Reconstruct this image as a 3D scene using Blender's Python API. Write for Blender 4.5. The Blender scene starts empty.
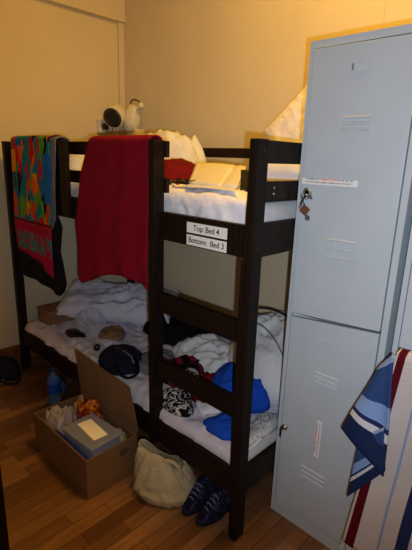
import bpy, bmesh, math, random
from mathutils import Vector, Matrix, noise
S = bpy.context.scene
C = S.collection
R = math.radians
# ---------------------------------------------------------------- camera
F_PX, YAW, PITCH, ROLL = 426.9, 0.7623, -0.2652, 0.0326
CAM = Vector((0.8449, -1.1017, 1.4861))
fw = Vector((-math.sin(YAW)*math.cos(PITCH), math.cos(YAW)*math.cos(PITCH), math.sin(PITCH)))
rt = Vector((math.cos(YAW), math.sin(YAW), 0)); up = rt.cross(fw)
c_, s_ = math.cos(ROLL), math.sin(ROLL)
r2 = rt*c_ + up*s_; u2 = rt*(-s_) + up*c_
cam = bpy.data.objects.new('camera', bpy.data.cameras.new('camera')); C.objects.link(cam)
cam.data.sensor_fit = 'VERTICAL'; cam.data.sensor_height = 36; cam.data.sensor_width = 27
cam.data.lens = 36*F_PX/550; cam.data.clip_start = 0.02
cam.matrix_world = Matrix(((r2.x, u2.x, -fw.x, CAM.x), (r2.y, u2.y, -fw.y, CAM.y), (r2.z, u2.z, -fw.z, CAM.z), (0, 0, 0, 1)))
S.camera = cam
# ---------------------------------------------------------------- light
W = bpy.data.worlds.new('world'); S.world = W; W.use_nodes = True
W.node_tree.nodes['Background'].inputs[0].default_value = (1.0, .62, .3, 1)
W.node_tree.nodes['Background'].inputs[1].default_value = 0.012
# the flash of the camera, a hand's breadth to the right of and below the lens
fl = bpy.data.lights.new('camera_flash', 'SPOT'); fl.energy = 66; fl.color = (.84, .92, 1.0)
fl.spot_size = R(106); fl.spot_blend = 1.0; fl.shadow_soft_size = 0.008
flo = bpy.data.objects.new('camera_flash', fl); C.objects.link(flo)
flo.location = CAM + Vector((.058, -.012, -.045))
flo.rotation_euler = (Vector((-.10, .5, 1.30)) - flo.location).to_track_quat('-Z', 'Y').to_euler()
# the warm ceiling lamp above the bed
al = bpy.data.lights.new('ceiling_bulb', 'AREA'); al.shape = 'DISK'; al.size = .5; al.energy = 42; al.color = (1.0, .52, .06)
alo = bpy.data.objects.new('ceiling_bulb', al); C.objects.link(alo); alo.location = (.05, .28, 3.28)
S.view_settings.view_transform = 'Standard'; S.view_settings.look = 'None'
S.view_settings.exposure = 0.0; S.view_settings.gamma = 1.0; S.view_settings.use_curve_mapping = False

# ---------------------------------------------------------------- materials
def lin(c):
    return tuple(((v/12.92) if v <= .04045 else ((v+.055)/1.055)**2.4) for v in c) + (1,)
class NT:
    def __init__(s, name, rough=.6, spec=.5):
        s.m = bpy.data.materials.new(name); s.m.use_nodes = True; s.t = s.m.node_tree
        s.b = s.t.nodes['Principled BSDF']; s.b.inputs['Roughness'].default_value = rough
        s.b.inputs['Specular IOR Level'].default_value = spec
    def n(s, typ, **k):
        nd = s.t.nodes.new(typ)
        for a, v in k.items(): setattr(nd, a, v)
        return nd
    def l(s, a, b): s.t.links.new(a, b)
    def coord(s, kind='Object', scale=(1, 1, 1), rot=(0, 0, 0)):
        tc = s.n('ShaderNodeTexCoord'); mp = s.n('ShaderNodeMapping')
        mp.inputs['Scale'].default_value = scale; mp.inputs['Rotation'].default_value = rot
        s.l(tc.outputs[kind], mp.inputs[0]); return mp.outputs[0]
    def noise(s, co, scale, detail=4, dist=0):
        n = s.n('ShaderNodeTexNoise'); n.inputs['Scale'].default_value = scale
        n.inputs['Detail'].default_value = detail; n.inputs['Distortion'].default_value = dist
        s.l(co, n.inputs['Vector']); return n
    def ramp(s, fac, stops, interp='LINEAR'):
        r = s.n('ShaderNodeValToRGB'); r.color_ramp.interpolation = interp
        while len(r.color_ramp.elements) < len(stops): r.color_ramp.elements.new(.5)
        for e, (p, c) in zip(r.color_ramp.elements, stops): e.position = p; e.color = c
        s.l(fac, r.inputs[0]); return r.outputs[0]
    def mix(s, fac, a, b, typ='MIX'):
        m = s.n('ShaderNodeMix', data_type='RGBA', blend_type=typ)
        for v, i in ((fac, 0), (a, 6), (b, 7)):
            if hasattr(v, 'is_linked'): s.l(v, m.inputs[i])
            else: m.inputs[i].default_value = v
        return m.outputs[2]
    def math(s, op, a, b=0.0, c=0.0):
        m = s.n('ShaderNodeMath', operation=op)
        for i, v in enumerate((a, b, c)):
            if hasattr(v, 'is_linked'): s.l(v, m.inputs[i])
            else: m.inputs[i].default_value = v
        return m.outputs[0]
    def col(s, c):
        if hasattr(c, 'is_linked'): s.l(c, s.b.inputs['Base Color'])
        else: s.b.inputs['Base Color'].default_value = c
    def bump(s, h, st=.3, dist=.01):
        b = s.n('ShaderNodeBump'); b.inputs['Strength'].default_value = st; b.inputs['Distance'].default_value = dist
        s.l(h, b.inputs['Height']); s.l(b.outputs[0], s.b.inputs['Normal'])
def plain(name, c, rough=.6, var=.12, scale=20, bump=.15, metal=0, spec=.5, bscale=None):
    t = NT(name, rough, spec); co = t.coord(); n = t.noise(co, scale)
    c = lin(c); d = tuple(v*(1-var) for v in c[:3])+(1,); e = tuple(min(1, v*(1+var)) for v in c[:3])+(1,)
    t.col(t.ramp(n.outputs[0], [(.3, d), (.7, e)])); t.b.inputs['Metallic'].default_value = metal
    if bump:
        n2 = t.noise(co, bscale or scale*3); t.bump(n2.outputs[0], bump, .004)
    return t.m
def cloth_mat(name, c, var=.1, weave=900, bump=.35):
    t = NT(name, .9, .15); co = t.coord(); n = t.noise(co, 14)
    c = lin(c); d = tuple(v*(1-var) for v in c[:3])+(1,); e = tuple(min(1, v*(1+var)) for v in c[:3])+(1,)
    t.col(t.ramp(n.outputs[0], [(.3, d), (.7, e)]))
    t.b.inputs['Sheen Weight'].default_value = .0
    n1 = t.noise(co, 24, 5, .6); n2 = t.noise(co, weave/3, 2)
    h = t.math('ADD', n1.outputs[0], t.math('MULTIPLY', n2.outputs[0], .05)); t.bump(h, bump*.8, .016)
    return t.m
M = {}
M['wall'] = plain('cream_plaster', (.86, .815, .70), .75, .03, 3, .08, spec=.25, bscale=90)
M['ceiling'] = plain('white_ceiling', (.93, .91, .86), .8, .02, 3, .05, spec=.2)
M['locker'] = plain('grey_enamel', (.71, .755, .795), .42, .03, 6, .04, bscale=160, spec=.4)
M['locker_dark'] = plain('dark_gap', (.10, .11, .12), .6, .1, 8, 0)
M['steel'] = plain('steel', (.7, .7, .7), .3, .1, 40, 0, metal=.9)
M['brass'] = plain('brown_leather_fob', (.42, .27, .18), .5, .2, 60, .2)
M['black'] = plain('black_plastic', (.05, .05, .055), .35, .2, 20, .05)
M['paper'] = plain('paper_white', (.93, .93, .91), .7, .02, 10, 0)
M['ink'] = plain('black_ink', (.03, .03, .04), .6, .05, 10, 0)
M['white_plastic'] = plain('white_plastic', (.88, .86, .80), .35, .03, 10, 0)
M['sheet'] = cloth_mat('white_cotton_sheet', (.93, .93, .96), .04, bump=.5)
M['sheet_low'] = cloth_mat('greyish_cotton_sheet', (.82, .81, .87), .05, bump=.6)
M['duvet'] = cloth_mat('white_duvet', (.86, .88, .90), .04, bump=.5)
M['pillow'] = cloth_mat('pillow_case', (.80, .82, .90), .04, bump=.5)
M['red'] = cloth_mat('crimson_terry', (.50, .03, .13), .12, 1500, .5)
M['redcloth'] = cloth_mat('red_cotton', (.40, .04, .08), .2)
M['blue'] = cloth_mat('royal_blue_cotton', (.10, .30, .74), .15)
M['navy'] = cloth_mat('navy_knit', (.10, .11, .19), .2)
M['darkknit'] = cloth_mat('dark_knit', (.07, .07, .11), .2)
M['blackcloth'] = cloth_mat('black_cotton', (.045, .04, .05), .2)
M['greycloth'] = cloth_mat('grey_jersey', (.45, .46, .50), .1)
M['brownbag'] = plain('brown_paper', (.50, .37, .27), .6, .25, 30, .5)
M['mattress'] = cloth_mat('mattress_ticking', (.75, .76, .78), .05)
M['cream_bag'] = cloth_mat('cream_canvas', (.70, .66, .54), .1, bump=.6)

def wood_dark():
    t = NT('dark_wenge_wood', .5, .14); co = t.coord('Object', (1, 1, 1)); n = t.noise(co, 6, 6, .5)
    w = t.n('ShaderNodeTexWave'); w.inputs['Scale'].default_value = 14; w.inputs['Distortion'].default_value = 5
    w.inputs['Detail'].default_value = 3; t.l(co, w.inputs['Vector'])
    f = t.math('MULTIPLY', w.outputs['Fac'], n.outputs[0])
    t.col(t.ramp(f, [(0, (.007, .004, .003, 1)), (.7, (.017, .009, .006, 1))]))
    t.bump(w.outputs['Fac'], .05, .002); return t.m
M['wood'] = wood_dark()
def floor_mat():
    t = NT('laminate_floor', .33, .5)
    co = t.coord('Object', (1, 1, 1), (0, 0, R(90)))
    b = t.n('ShaderNodeTexBrick'); t.l(co, b.inputs['Vector'])
    b.inputs['Scale'].default_value = 1; b.inputs['Brick Width'].default_value = .42; b.inputs['Row Height'].default_value = .066
    b.inputs['Mortar Size'].default_value = .0012; b.offset = .37; b.offset_frequency = 2
    b.inputs['Color1'].default_value = (0, 0, 0, 1); b.inputs['Color2'].default_value = (1, 1, 1, 1); b.inputs['Mortar'].default_value = (.5, .5, .5, 1)
    b.inputs['Bias'].default_value = 0
    base = t.ramp(b.outputs['Color'], [(0, (.11, .048, .022, 1)), (.35, (.15, .067, .030, 1)), (.7, (.19, .088, .040, 1)), (1, (.29, .15, .075, 1))])
    gco = t.coord('Object', (60, 3, 3)); n = t.noise(gco, 1.6, 6, 1.2)
    g = t.ramp(n.outputs[0], [(.3, (.62, .62, .62, 1)), (.7, (1.15, 1.15, 1.15, 1))])
    c = t.mix(1.0, base, g, 'MULTIPLY'); c = t.mix(b.outputs['Fac'], c, (.02, .008, .004, 1))
    t.col(c); t.bump(n.outputs[0], .04, .002); return t.m
M['floor'] = floor_mat()
M['skirt'] = plain('wooden_skirting', (.50, .31, .17), .3, .3, 9, .1)

def pattern_towel():
    t = NT('painted_beach_towel', .9, .1); tc0 = t.coord('Object'); sx0 = t.n('ShaderNodeSeparateXYZ'); t.l(tc0, sx0.inputs[0]); cb = t.n('ShaderNodeCombineXYZ'); t.l(t.math('MULTIPLY', t.math('ADD', sx0.outputs[0], 1.88), 2.04), cb.inputs[0]); t.l(t.math('MULTIPLY', t.math('ADD', sx0.outputs[2], -.80), 1.316), cb.inputs[1]); co = cb.outputs[0]
    wn = t.noise(co, 7, 3); mv = t.n('ShaderNodeVectorMath', operation='MULTIPLY_ADD')
    mv.inputs[1].default_value = (.22, .22, 0)
    t.l(wn.outputs['Color'], mv.inputs[0]); t.l(co, mv.inputs[2])
    mp = t.n('ShaderNodeMapping'); mp.inputs['Scale'].default_value = (11.0, 9.0, 1); mp.inputs['Rotation'].default_value = (0, 0, .2); t.l(mv.outputs[0], mp.inputs[0])
    v = t.n('ShaderNodeTexVoronoi'); v.inputs['Scale'].default_value = 1; t.l(mp.outputs[0], v.inputs['Vector'])
    sp = t.n('ShaderNodeSeparateColor'); t.l(v.outputs['Color'], sp.inputs[0])
    cols = [lin(c) for c in ((.08, .52, .58), (.10, .48, .60), (.88, .40, .12), (.12, .45, .66), (.75, .12, .18), (.90, .66, .10), (.12, .52, .56), (.36, .62, .18), (.35, .14, .42), (.80, .30, .14), (.10, .50, .62), (.04, .05, .10))]
    top = t.ramp(sp.outputs[0], [(i/len(cols), c) for i, c in enumerate(cols)], 'CONSTANT')
    # lower band: pink with teal curling strokes
    mp2 = t.n('ShaderNodeMapping'); mp2.inputs['Scale'].default_value = (8, 8, 1); t.l(co, mp2.inputs[0])
    n2 = t.noise(mp2.outputs[0], 1.0, 1, 1.5)
    s1 = t.math('COMPARE', n2.outputs[0], .5, .075)
    sx = t.n('ShaderNodeSeparateXYZ'); t.l(co, sx.inputs[0])
    inband = t.math('MULTIPLY', t.math('GREATER_THAN', sx.outputs[1], .15), t.math('LESS_THAN', sx.outputs[1], .30))
    edge = t.math('MULTIPLY', t.math('GREATER_THAN', sx.outputs[0], .06), inband)
    st = t.math('MULTIPLY', s1, edge)
    low = t.mix(st, lin((.66, .10, .27)), lin((.13, .52, .52)))
    seam = t.math('COMPARE', sx.outputs[1], .385, .012)
    c = t.mix(t.math('GREATER_THAN', sx.outputs[1], .37), low, top)
    c = t.mix(seam, c, lin((.45, .05, .10)))
    yb = t.math('MULTIPLY', t.math('LESS_THAN', sx.outputs[0], .15), t.math('MULTIPLY', t.math('GREATER_THAN', sx.outputs[1], .76), t.math('LESS_THAN', sx.outputs[1], .93)))
    c = t.mix(yb, c, lin((.88, .60, .15)))
    bl = t.math('MULTIPLY', t.math('GREATER_THAN', sx.outputs[0], .84), t.math('MULTIPLY', t.math('GREATER_THAN', sx.outputs[1], .55), t.math('LESS_THAN', sx.outputs[1], .9)))
    c = t.mix(bl, c, lin((.12, .42, .72)))
    t.col(c); n3 = t.noise(co, 300, 2); t.bump(n3.outputs[0], .3, .004); return t.m
M['beach'] = pattern_towel()
def uv_stripe(name, stops, axis=0):
    t = NT(name, .95, .1); tc = t.n('ShaderNodeTexCoord'); sx = t.n('ShaderNodeSeparateXYZ'); t.l(tc.outputs['UV'], sx.inputs[0])
    t.col(t.ramp(sx.outputs[axis], [(p, lin(c)) for p, c in stops], 'CONSTANT'))
    n = t.noise(t.coord('Object'), 260, 2); t.bump(n.outputs[0], .7, .006); return t.m
M['towel_main'] = uv_stripe('cream_towel_maroon_border', [(0, (.78, .75, .74)), (.018, (.34, .045, .10)), (.085, (.78, .75, .74)), (.24, (.55, .62, .76)), (.262, (.78, .75, .74)), (.40, (.14, .18, .34)), (.50, (.78, .75, .74))])
M['towel_flap'] = uv_stripe('blue_striped_towel', [(0, (.11, .17, .33)), (.26, (.80, .82, .86)), (.335, (.13, .19, .38)), (.38, (.50, .62, .84)), (.56, (.19, .29, .50)), (.93, (.55, .64, .80))], 1)
def bw_pattern(name, a, b, scale, th=.05):
    t = NT(name, .85, .15); co = t.coord(); n = t.noise(co, scale, 1.5, 1.4)
    c = t.math('COMPARE', n.outputs[0], .5, th); t.col(t.mix(c, lin(a), lin(b)))
    t.bump(t.noise(co, 30).outputs[0], .3, .01); return t.m
M['bw'] = bw_pattern('black_white_print', (.05, .05, .06), (.78, .78, .76), 26)
M['wb'] = bw_pattern('white_dark_print', (.78, .80, .84), (.20, .21, .27), 34, .018)
M['navyprint'] = bw_pattern('navy_print', (.05, .06, .15), (.22, .20, .36), 26, .03)
M['pinkblack'] = bw_pattern('black_pink_print', (.05, .03, .04), (.42, .05, .16), 9, .07)
def carton():
    t = NT('cardboard', .8, .2); co = t.coord(); n = t.noise(co, 7)
    w = t.n('ShaderNodeTexWave'); w.inputs['Scale'].default_value = 60; t.l(co, w.inputs['Vector'])
    t.col(t.ramp(n.outputs[0], [(.3, lin((.43, .335, .24))), (.7, lin((.49, .38, .275)))])); t.bump(w.outputs['Fac'], .06, .002); return t.m
M['carton'] = carton()
def glassy(name, c, rough=.1, trans=.9, alpha=1.0):
    t = NT(name, rough, .5); t.col(lin(c)); t.b.inputs['Transmission Weight'].default_value = trans
    t.b.inputs['IOR'].default_value = 1.3; t.b.inputs['Alpha'].default_value = alpha
    n = t.noise(t.coord(), 30, 3); t.bump(n.outputs[0], .2, .004); return t.m
M['bottle'] = glassy('blue_tinted_plastic', (.55, .75, 1.0), .08, .85)
M['water'] = plain('blue_bottle_film', (.10, .28, .66), .25, .2, 30, .1)
M['film'] = glassy('clear_plastic_film', (.90, .92, 1.0), .25, .0, .32)
M['tub'] = glassy('frosted_tub', (.62, .66, .80), .3, .4, .8)
M['bluebox'] = plain('blue_plastic', (.08, .14, .50), .35, .15, 20, .05)
def foil():
    t = NT('red_gold_wrapper', .22, .7); co = t.coord(); n = t.noise(co, 22, 3, 1)
    t.col(t.ramp(n.outputs[0], [(.3, lin((.30, .04, .03))), (.5, lin((.62, .12, .05))), (.56, lin((.90, .62, .18))), (.66, lin((.45, .06, .04)))]))
    t.b.inputs['Metallic'].default_value = .5; t.bump(t.noise(co, 40).outputs[0], .8, .02); return t.m
M['foil'] = foil()
def page():
    t = NT('printed_pages', .5, .4); tc = t.coord('UV', (1, 1, 1)); sx = t.n('ShaderNodeSeparateXYZ'); t.l(tc, sx.inputs[0])
    rows = t.math('GREATER_THAN', t.math('FRACT', t.math('MULTIPLY', sx.outputs[1], 16)), .55)
    n = t.noise(t.coord('UV', (30, 16, 1)), 1.5, 2); words = t.math('MULTIPLY', rows, t.math('GREATER_THAN', n.outputs[0], .42))
    inm = t.math('MULTIPLY', t.math('GREATER_THAN', sx.outputs[0], .1), t.math('LESS_THAN', sx.outputs[0], .9))
    t.col(t.mix(t.math('MULTIPLY', words, t.math('MULTIPLY', inm, .28)), lin((.88, .87, .84)), lin((.35, .32, .36)))); return t.m
M['page'] = page()
def sticker():
    t = NT('notice_sticker', .5, .3); tc = t.coord('UV'); sx = t.n('ShaderNodeSeparateXYZ'); t.l(tc, sx.inputs[0])
    rows = t.math('GREATER_THAN', t.math('FRACT', t.math('MULTIPLY', sx.outputs[1], 2)), .5)
    n = t.noise(t.coord('UV', (60, 2, 1)), 1.0, 1)
    w = t.math('MULTIPLY', rows, t.math('GREATER_THAN', n.outputs[0], .45))
    inx = t.math('MULTIPLY', t.math('GREATER_THAN', sx.outputs[0], .08), t.math('LESS_THAN', sx.outputs[0], .92))
    w = t.math('MULTIPLY', w, inx)
    redz = t.math('COMPARE', sx.outputs[0], .5, .16)
    ink = t.mix(t.math('MULTIPLY', redz, t.math('GREATER_THAN', sx.outputs[1], .45)), lin((.50, .50, .56)), lin((.92, .35, .22)))
    t.col(t.mix(t.math('MULTIPLY', w, .8), lin((.90, .90, .91)), ink)); return t.m
M['sticker'] = sticker()

# ---------------------------------------------------------------- helpers
def obj(name, bm, mat, parent=None, smooth=False, loc=None):
    me = bpy.data.meshes.new(name)
    bmesh.ops.recalc_face_normals(bm, faces=bm.faces)
    bm.to_mesh(me); bm.free()
    if smooth:
        for p in me.polygons: p.use_smooth = True
    me.materials.append(M[mat] if isinstance(mat, str) else mat)
    o = bpy.data.objects.new(name, me); C.objects.link(o)
    if parent is not None: o.parent = parent
    if loc is not None: o.location = loc
    return o
def tag(o, label, cat, group=None, kind=None):
    o['label'] = label; o['category'] = cat
    if group: o['group'] = group
    if kind: o['kind'] = kind
    return o
def thing(name, label, cat, loc=(0, 0, 0), rz=0, group=None):
    o = bpy.data.objects.new(name, None); C.objects.link(o); o.location = loc; o.rotation_euler = (0, 0, rz)
    return tag(o, label, cat, group)
def struct(name, bm, mat, smooth=False):
    o = obj(name, bm, mat, None, smooth); o['kind'] = 'structure'; return o
def box(x0, x1, y0, y1, z0, z1, bev=0.0, bm=None):
    b = bmesh.new(); bmesh.ops.create_cube(b, size=1)
    for v in b.verts:
        v.co = Vector((x0+(v.co.x+.5)*(x1-x0), y0+(v.co.y+.5)*(y1-y0), z0+(v.co.z+.5)*(z1-z0)))
    if bev: bmesh.ops.bevel(b, geom=list(b.edges), offset=bev, segments=2, affect='EDGES', profile=.5)
    if bm is not None:
        me = bpy.data.meshes.new('t'); b.to_mesh(me); b.free(); bm.from_mesh(me); bpy.data.meshes.remove(me); return bm
    return b
def quad_uv(pts, thick, name, mat, parent=None):
    """small flat slab with UVs 0..1 on its front face (pts: bottom-left, bottom-right, top-right, top-left)"""
    p = [Vector(q) for q in pts]; n = (p[1]-p[0]).cross(p[3]-p[0]).normalized()*thick
    bm = bmesh.new(); f = [bm.verts.new(q+n) for q in p]; b = [bm.verts.new(q) for q in p]
    uvl = bm.loops.layers.uv.new('UVMap'); fr = bm.faces.new(f); bm.faces.new(b[::-1])
    for i in range(4): bm.faces.new((f[i], b[i], b[(i+1) % 4], f[(i+1) % 4]))
    for l, uv in zip(fr.loops, ((0, 0), (1, 0), (1, 1), (0, 1))): l[uvl].uv = uv
    return obj(name, bm, mat, parent)
def lathe(profile, seg=24, axis=Vector((0, 0, 1)), origin=Vector((0, 0, 0)), bm=None, cap=True):
    bm = bm or bmesh.new(); axis = Vector(axis).normalized(); origin = Vector(origin)
    q = axis.to_track_quat('Z', 'Y'); rings = []
    for r, z in profile:
        rings.append([bm.verts.new(origin + q @ Vector((r*math.cos(2*math.pi*i/seg), r*math.sin(2*math.pi*i/seg), z))) for i in range(seg)])
    for a, b in zip(rings, rings[1:]):
        for i in range(seg): bm.faces.new((a[i], a[(i+1) % seg], b[(i+1) % seg], b[i]))
    if cap: bm.faces.new(rings[0][::-1]); bm.faces.new(rings[-1])
    return bm
def smooth_path(pts, n=6, closed=False):
    pts = [Vector(p) for p in pts]; out = []; N = len(pts)
    rng = range(N) if closed else range(N-1)
    for i in rng:
        p = [pts[(i+k) % N] if closed else pts[max(0, min(N-1, i+k))] for k in (-1, 0, 1, 2)]
        for j in range(n):
            t = j/n
            out.append(.5*((2*p[1])+(-p[0]+p[2])*t+(2*p[0]-5*p[1]+4*p[2]-p[3])*t*t+(-p[0]+3*p[1]-3*p[2]+p[3])*t**3))
    if not closed: out.append(pts[-1])
    return out
def tube(pts, r, seg=8, bm=None, flat=1.0, n=6, taper=None):
    bm = bm or bmesh.new(); P = smooth_path(pts, n); rings = []
    for i, p in enumerate(P):
        d = (P[min(i+1, len(P)-1)]-P[max(i-1, 0)]).normalized()
        a = d.cross(Vector((0, 0, 1)));  a = a.normalized() if a.length > .01 else Vector((1, 0, 0)); b = d.cross(a)
        rr = r if taper is None else r*(taper[0]+(taper[1]-taper[0])*i/(len(P)-1))
        rings.append([bm.verts.new(p + a*rr*math.cos(2*math.pi*k/seg) + b*rr*flat*math.sin(2*math.pi*k/seg)) for k in range(seg)])
    for u, v in zip(rings, rings[1:]):
        for k in range(seg): bm.faces.new((u[k], u[(k+1) % seg], v[(k+1) % seg], v[k]))
    bm.faces.new(rings[0][::-1]); bm.faces.new(rings[-1]); return bm
def fold(x, y, seed, sc):
    """ridged, warped noise in 0..1: sharp creases between soft swells, like crumpled cotton"""
    p = Vector((x*sc+seed*7.3, y*sc-seed*3.1, seed))
    w = Vector((noise.noise(p*.7), noise.noise(p*.7+Vector((5, 2, 1))), 0))
    q = p + w*1.3
    return (1-abs(noise.noise(q))*2)*.62 + (1-abs(noise.noise(q*2.3))*2)*.28 + noise.noise(q*4.5)*.1
def heap(name, pts, z0, H, mat, seed=1, sc=7, crumple=.5, p=2.4, parent=None, nr=20, na=8, peak=None, bulge=.012):
    """a crumpled cloth lying on a surface: irregular outline, domed and creased, closed below"""
    P = smooth_path([(a, b, 0) for a, b in pts], na, True); n = len(P)
    c = Vector((sum(v.x for v in P)/n, sum(v.y for v in P)/n, 0))
    if peak: c = Vector((peak[0], peak[1], 0))
    bm = bmesh.new(); top = bm.verts.new((c.x, c.y, z0+H*(.75+crumple*.5*fold(c.x, c.y, seed, sc)))); rings = []
    for k in range(1, nr+1):
        rho = k/nr; ring = []
        for i, b in enumerate(P):
            q = c+(b-c)*rho; f = fold(q.x, q.y, seed, sc)
            dome = (1-rho**p)**.6
            z = z0 + H*dome*(.75+crumple*(f-.5)) + (0.004 if k < nr else 0)
            wob = noise.noise(Vector((b.x*11, b.y*11, seed*3.)))*bulge*rho
            d = (b-c).normalized()
            ring.append(bm.verts.new((q.x+d.x*wob, q.y+d.y*wob, max(z, z0+.0015*(nr-k)))))
        rings.append(ring)
    for i in range(n): bm.faces.new((top, rings[0][i], rings[0][(i+1) % n]))
    for a, b in zip(rings, rings[1:]):
        for i in range(n): bm.faces.new((a[i], b[i], b[(i+1) % n], a[(i+1) % n]))
    bm.faces.new(rings[-1][::-1])
    return obj(name, bm, mat, parent, True)
def pillow(name, size, mat, M4, seed=1, parent=None, wr=.02, n=36):
    """cushion with pinched corners and creases; M4 places it"""
    L, D, T = size; bm = bmesh.new(); lay = {}
    for s in (1, -1):
        for i in range(n+1):
            for j in range(n+1):
                u, v = i/n*2-1, j/n*2-1
                edge = i in (0, n) or j in (0, n)
                if edge and s == -1: lay[s, i, j] = lay[1, i, j]; continue
                k = ((1-u**4)*(1-v**4))**.5
                px = u*L/2*(1-.07*(1-abs(v))**0.0*v*v*0-.06*(1-u*u)*0); px = u*L/2*(1-.05*(v*v-1)*-1*0)
                x = u*L/2*(1-.06*(1-v*v)*abs(u)); y = v*D/2*(1-.10*(1-u*u)*abs(v))
                z = s*T/2*k + s*wr*(fold(x, y, seed+s*.37, 8)-.5)*(k**.5) if not edge else 0
                lay[s, i, j] = bm.verts.new(M4 @ Vector((x, y, z)))
        for i in range(n):
            for j in range(n):
                q = [lay[s, i, j], lay[s, i+1, j], lay[s, i+1, j+1], lay[s, i, j+1]]
                bm.faces.new(q if s == 1 else q[::-1])
    return obj(name, bm, mat, parent, True)
def rot(loc, rx=0, ry=0, rz=0):
    return Matrix.Translation(loc) @ Matrix.Rotation(R(rz), 4, 'Z') @ Matrix.Rotation(R(ry), 4, 'Y') @ Matrix.Rotation(R(rx), 4, 'X')
def sheet_grid(name, fn, nu, nv, mat, thick=.004, parent=None, vs=1.0):
    """a thin cloth from fn(u,v) -> point, given real thickness"""
    bm = bmesh.new(); uvl = bm.loops.layers.uv.new('UVMap')
    P = [[Vector(fn(i/nu, j/nv)) for j in range(nv+1)] for i in range(nu+1)]
    def nrm(i, j):
        a = P[min(i+1, nu)][j]-P[max(i-1, 0)][j]; b = P[i][min(j+1, nv)]-P[i][max(j-1, 0)]
        c = a.cross(b); return c.normalized() if c.length > 1e-9 else Vector((0, 0, 1))
    A = [[bm.verts.new(P[i][j]+nrm(i, j)*thick/2) for j in range(nv+1)] for i in range(nu+1)]
    B = [[bm.verts.new(P[i][j]-nrm(i, j)*thick/2) for j in range(nv+1)] for i in range(nu+1)]
    def face(vl, uvs):
        f = bm.faces.new(vl)
        for l, t in zip(f.loops, uvs): l[uvl].uv = (t[0], t[1]*vs)
    for i in range(nu):
        for j in range(nv):
            t = [(i/nu, j/nv), ((i+1)/nu, j/nv), ((i+1)/nu, (j+1)/nv), (i/nu, (j+1)/nv)]
            face((A[i][j], A[i+1][j], A[i+1][j+1], A[i][j+1]), t)
            face((B[i][j+1], B[i+1][j+1], B[i+1][j], B[i][j]), [t[3], t[2], t[1], t[0]])
    for j in range(nv):
        for i in (0, nu):
            face((A[i][j], A[i][j+1], B[i][j+1], B[i][j]), [(i/nu, j/nv), (i/nu, (j+1)/nv), (i/nu, (j+1)/nv), (i/nu, j/nv)])
    for i in range(nu):
        for j in (0, nv):
            face((A[i][j], B[i][j], B[i+1][j], A[i+1][j]), [(i/nu, j/nv), (i/nu, j/nv), ((i+1)/nu, j/nv), ((i+1)/nu, j/nv)])
    return obj(name, bm, mat, parent, True)
def lerp(a, b, t): return a+(b-a)*t
def pl(tab, t):
    """piecewise-linear table [(t, v), ...]"""
    for (a, x), (b, y) in zip(tab, tab[1:]):
        if t <= b: return lerp(x, y, (t-a)/(b-a) if b > a else 0)
    return tab[-1][1]
def text_mesh(name, body, size, origin, parent, mat='ink'):
    """upright lettering facing -Y"""
    cu = bpy.data.curves.new('t', 'FONT'); cu.body = body; cu.size = size; cu.extrude = .0004; cu.offset = size*.008
    cu.align_x = 'CENTER'; cu.align_y = 'CENTER'
    to = bpy.data.objects.new('t', cu); C.objects.link(to)
    bpy.context.view_layer.update()
    me = bpy.data.meshes.new_from_object(to.evaluated_get(bpy.context.evaluated_depsgraph_get()))
    bpy.data.objects.remove(to); bpy.data.curves.remove(cu)
    me.transform(Matrix.Translation(origin) @ Matrix.Rotation(R(90), 4, 'X')); me.name = name
    me.materials.clear(); me.materials.append(M[mat])
    o = bpy.data.objects.new(name, me); C.objects.link(o); o.parent = parent; return o

# ---------------------------------------------------------------- the room
XL, YB, ZC = -2.123, 1.01, 3.35
XR, YF = 2.3, -2.6
struct('floor', box(XL-.1, XR+.1, YF-.1, YB+.1, -.1, 0), 'floor')
struct('ceiling', box(XL-.1, XR+.1, YF-.1, YB+.1, ZC, ZC+.1), 'ceiling')
struct('wall_back', box(XL-.1, XR+.1, YB, YB+.1, 0, ZC), 'wall')
struct('wall_left', box(XL-.1, XL, YF, YB, 0, ZC), 'wall')
struct('wall_front', box(XL-.1, XR+.1, YF-.1, YF, 0, ZC), 'wall')
struct('wall_right', box(XR, XR+.1, YF, YB, 0, ZC), 'wall')
struct('trim_1', box(XL, XL+.038, YF, YB, 2.445, ZC, .002), 'wall')                # lintel over the recessed panel
struct('trim_2', box(XL, XL+.02, .962, YB, 0.001, 2.445, .002), 'wall')           # strip that closes the panel in the corner
struct('trim_3', box(-.085, .95, YB-.05, YB, 0.001, ZC, .002), 'wall')             # shallow pier behind the lockers
struct('baseboard_left', box(XL, XL+.015, YF, .962, 0.001, .135, .003), 'skirt')
struct('baseboard_back', box(XL+.02, -.085, YB-.015, YB, 0.001, .135, .003), 'skirt')

# ---------------------------------------------------------------- the bunk bed
BL, BW = 2.0, .98
bed = thing('bunk_bed', 'dark brown wooden bunk bed with ladder standing in the corner of the room', 'bunk bed', (0, 0, 0))
def part(name, *b, bev=.003, mat='wood', par=None): return obj(name, box(*b, bev), mat, par or bed)
wx, wy, H = .036, .057, 1.553
part('post', -wx, 0, 0, wy, 0, H); part('post', -BL, -BL+wx, 0, wy, 0, H)
part('post', -wx, 0, BW-wy, BW, 0, H); part('post', -BL, -BL+wx, BW-wy, BW, 0, H)
part('ladder_post', -.547, -.512, 0, wy, .18, H)
part('ladder_stringer', -.050, -.0365, .004, .050, .18, 1.157)
for z0, z1 in ((.845, .930), (.535, .613)): part('rung', -.512, -.050, .014, .042, z0, z1)
part('side_rail', -BL+wx, -wx, .012, .038, .195, .305); part('side_rail', -BL+wx, -wx, .032, .056, 1.158, 1.272)
part('side_rail', -BL+wx, -wx, BW-.035, BW-.01, .195, .305); part('side_rail', -BL+wx, -wx, BW-.035, BW-.01, 1.166, 1.283)
for z0, z1 in ((1.487, 1.551), (1.346, 1.407)): part('guard_rail', -BL+.005, -.503, wy, wy+.02, z0, z1)
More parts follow.
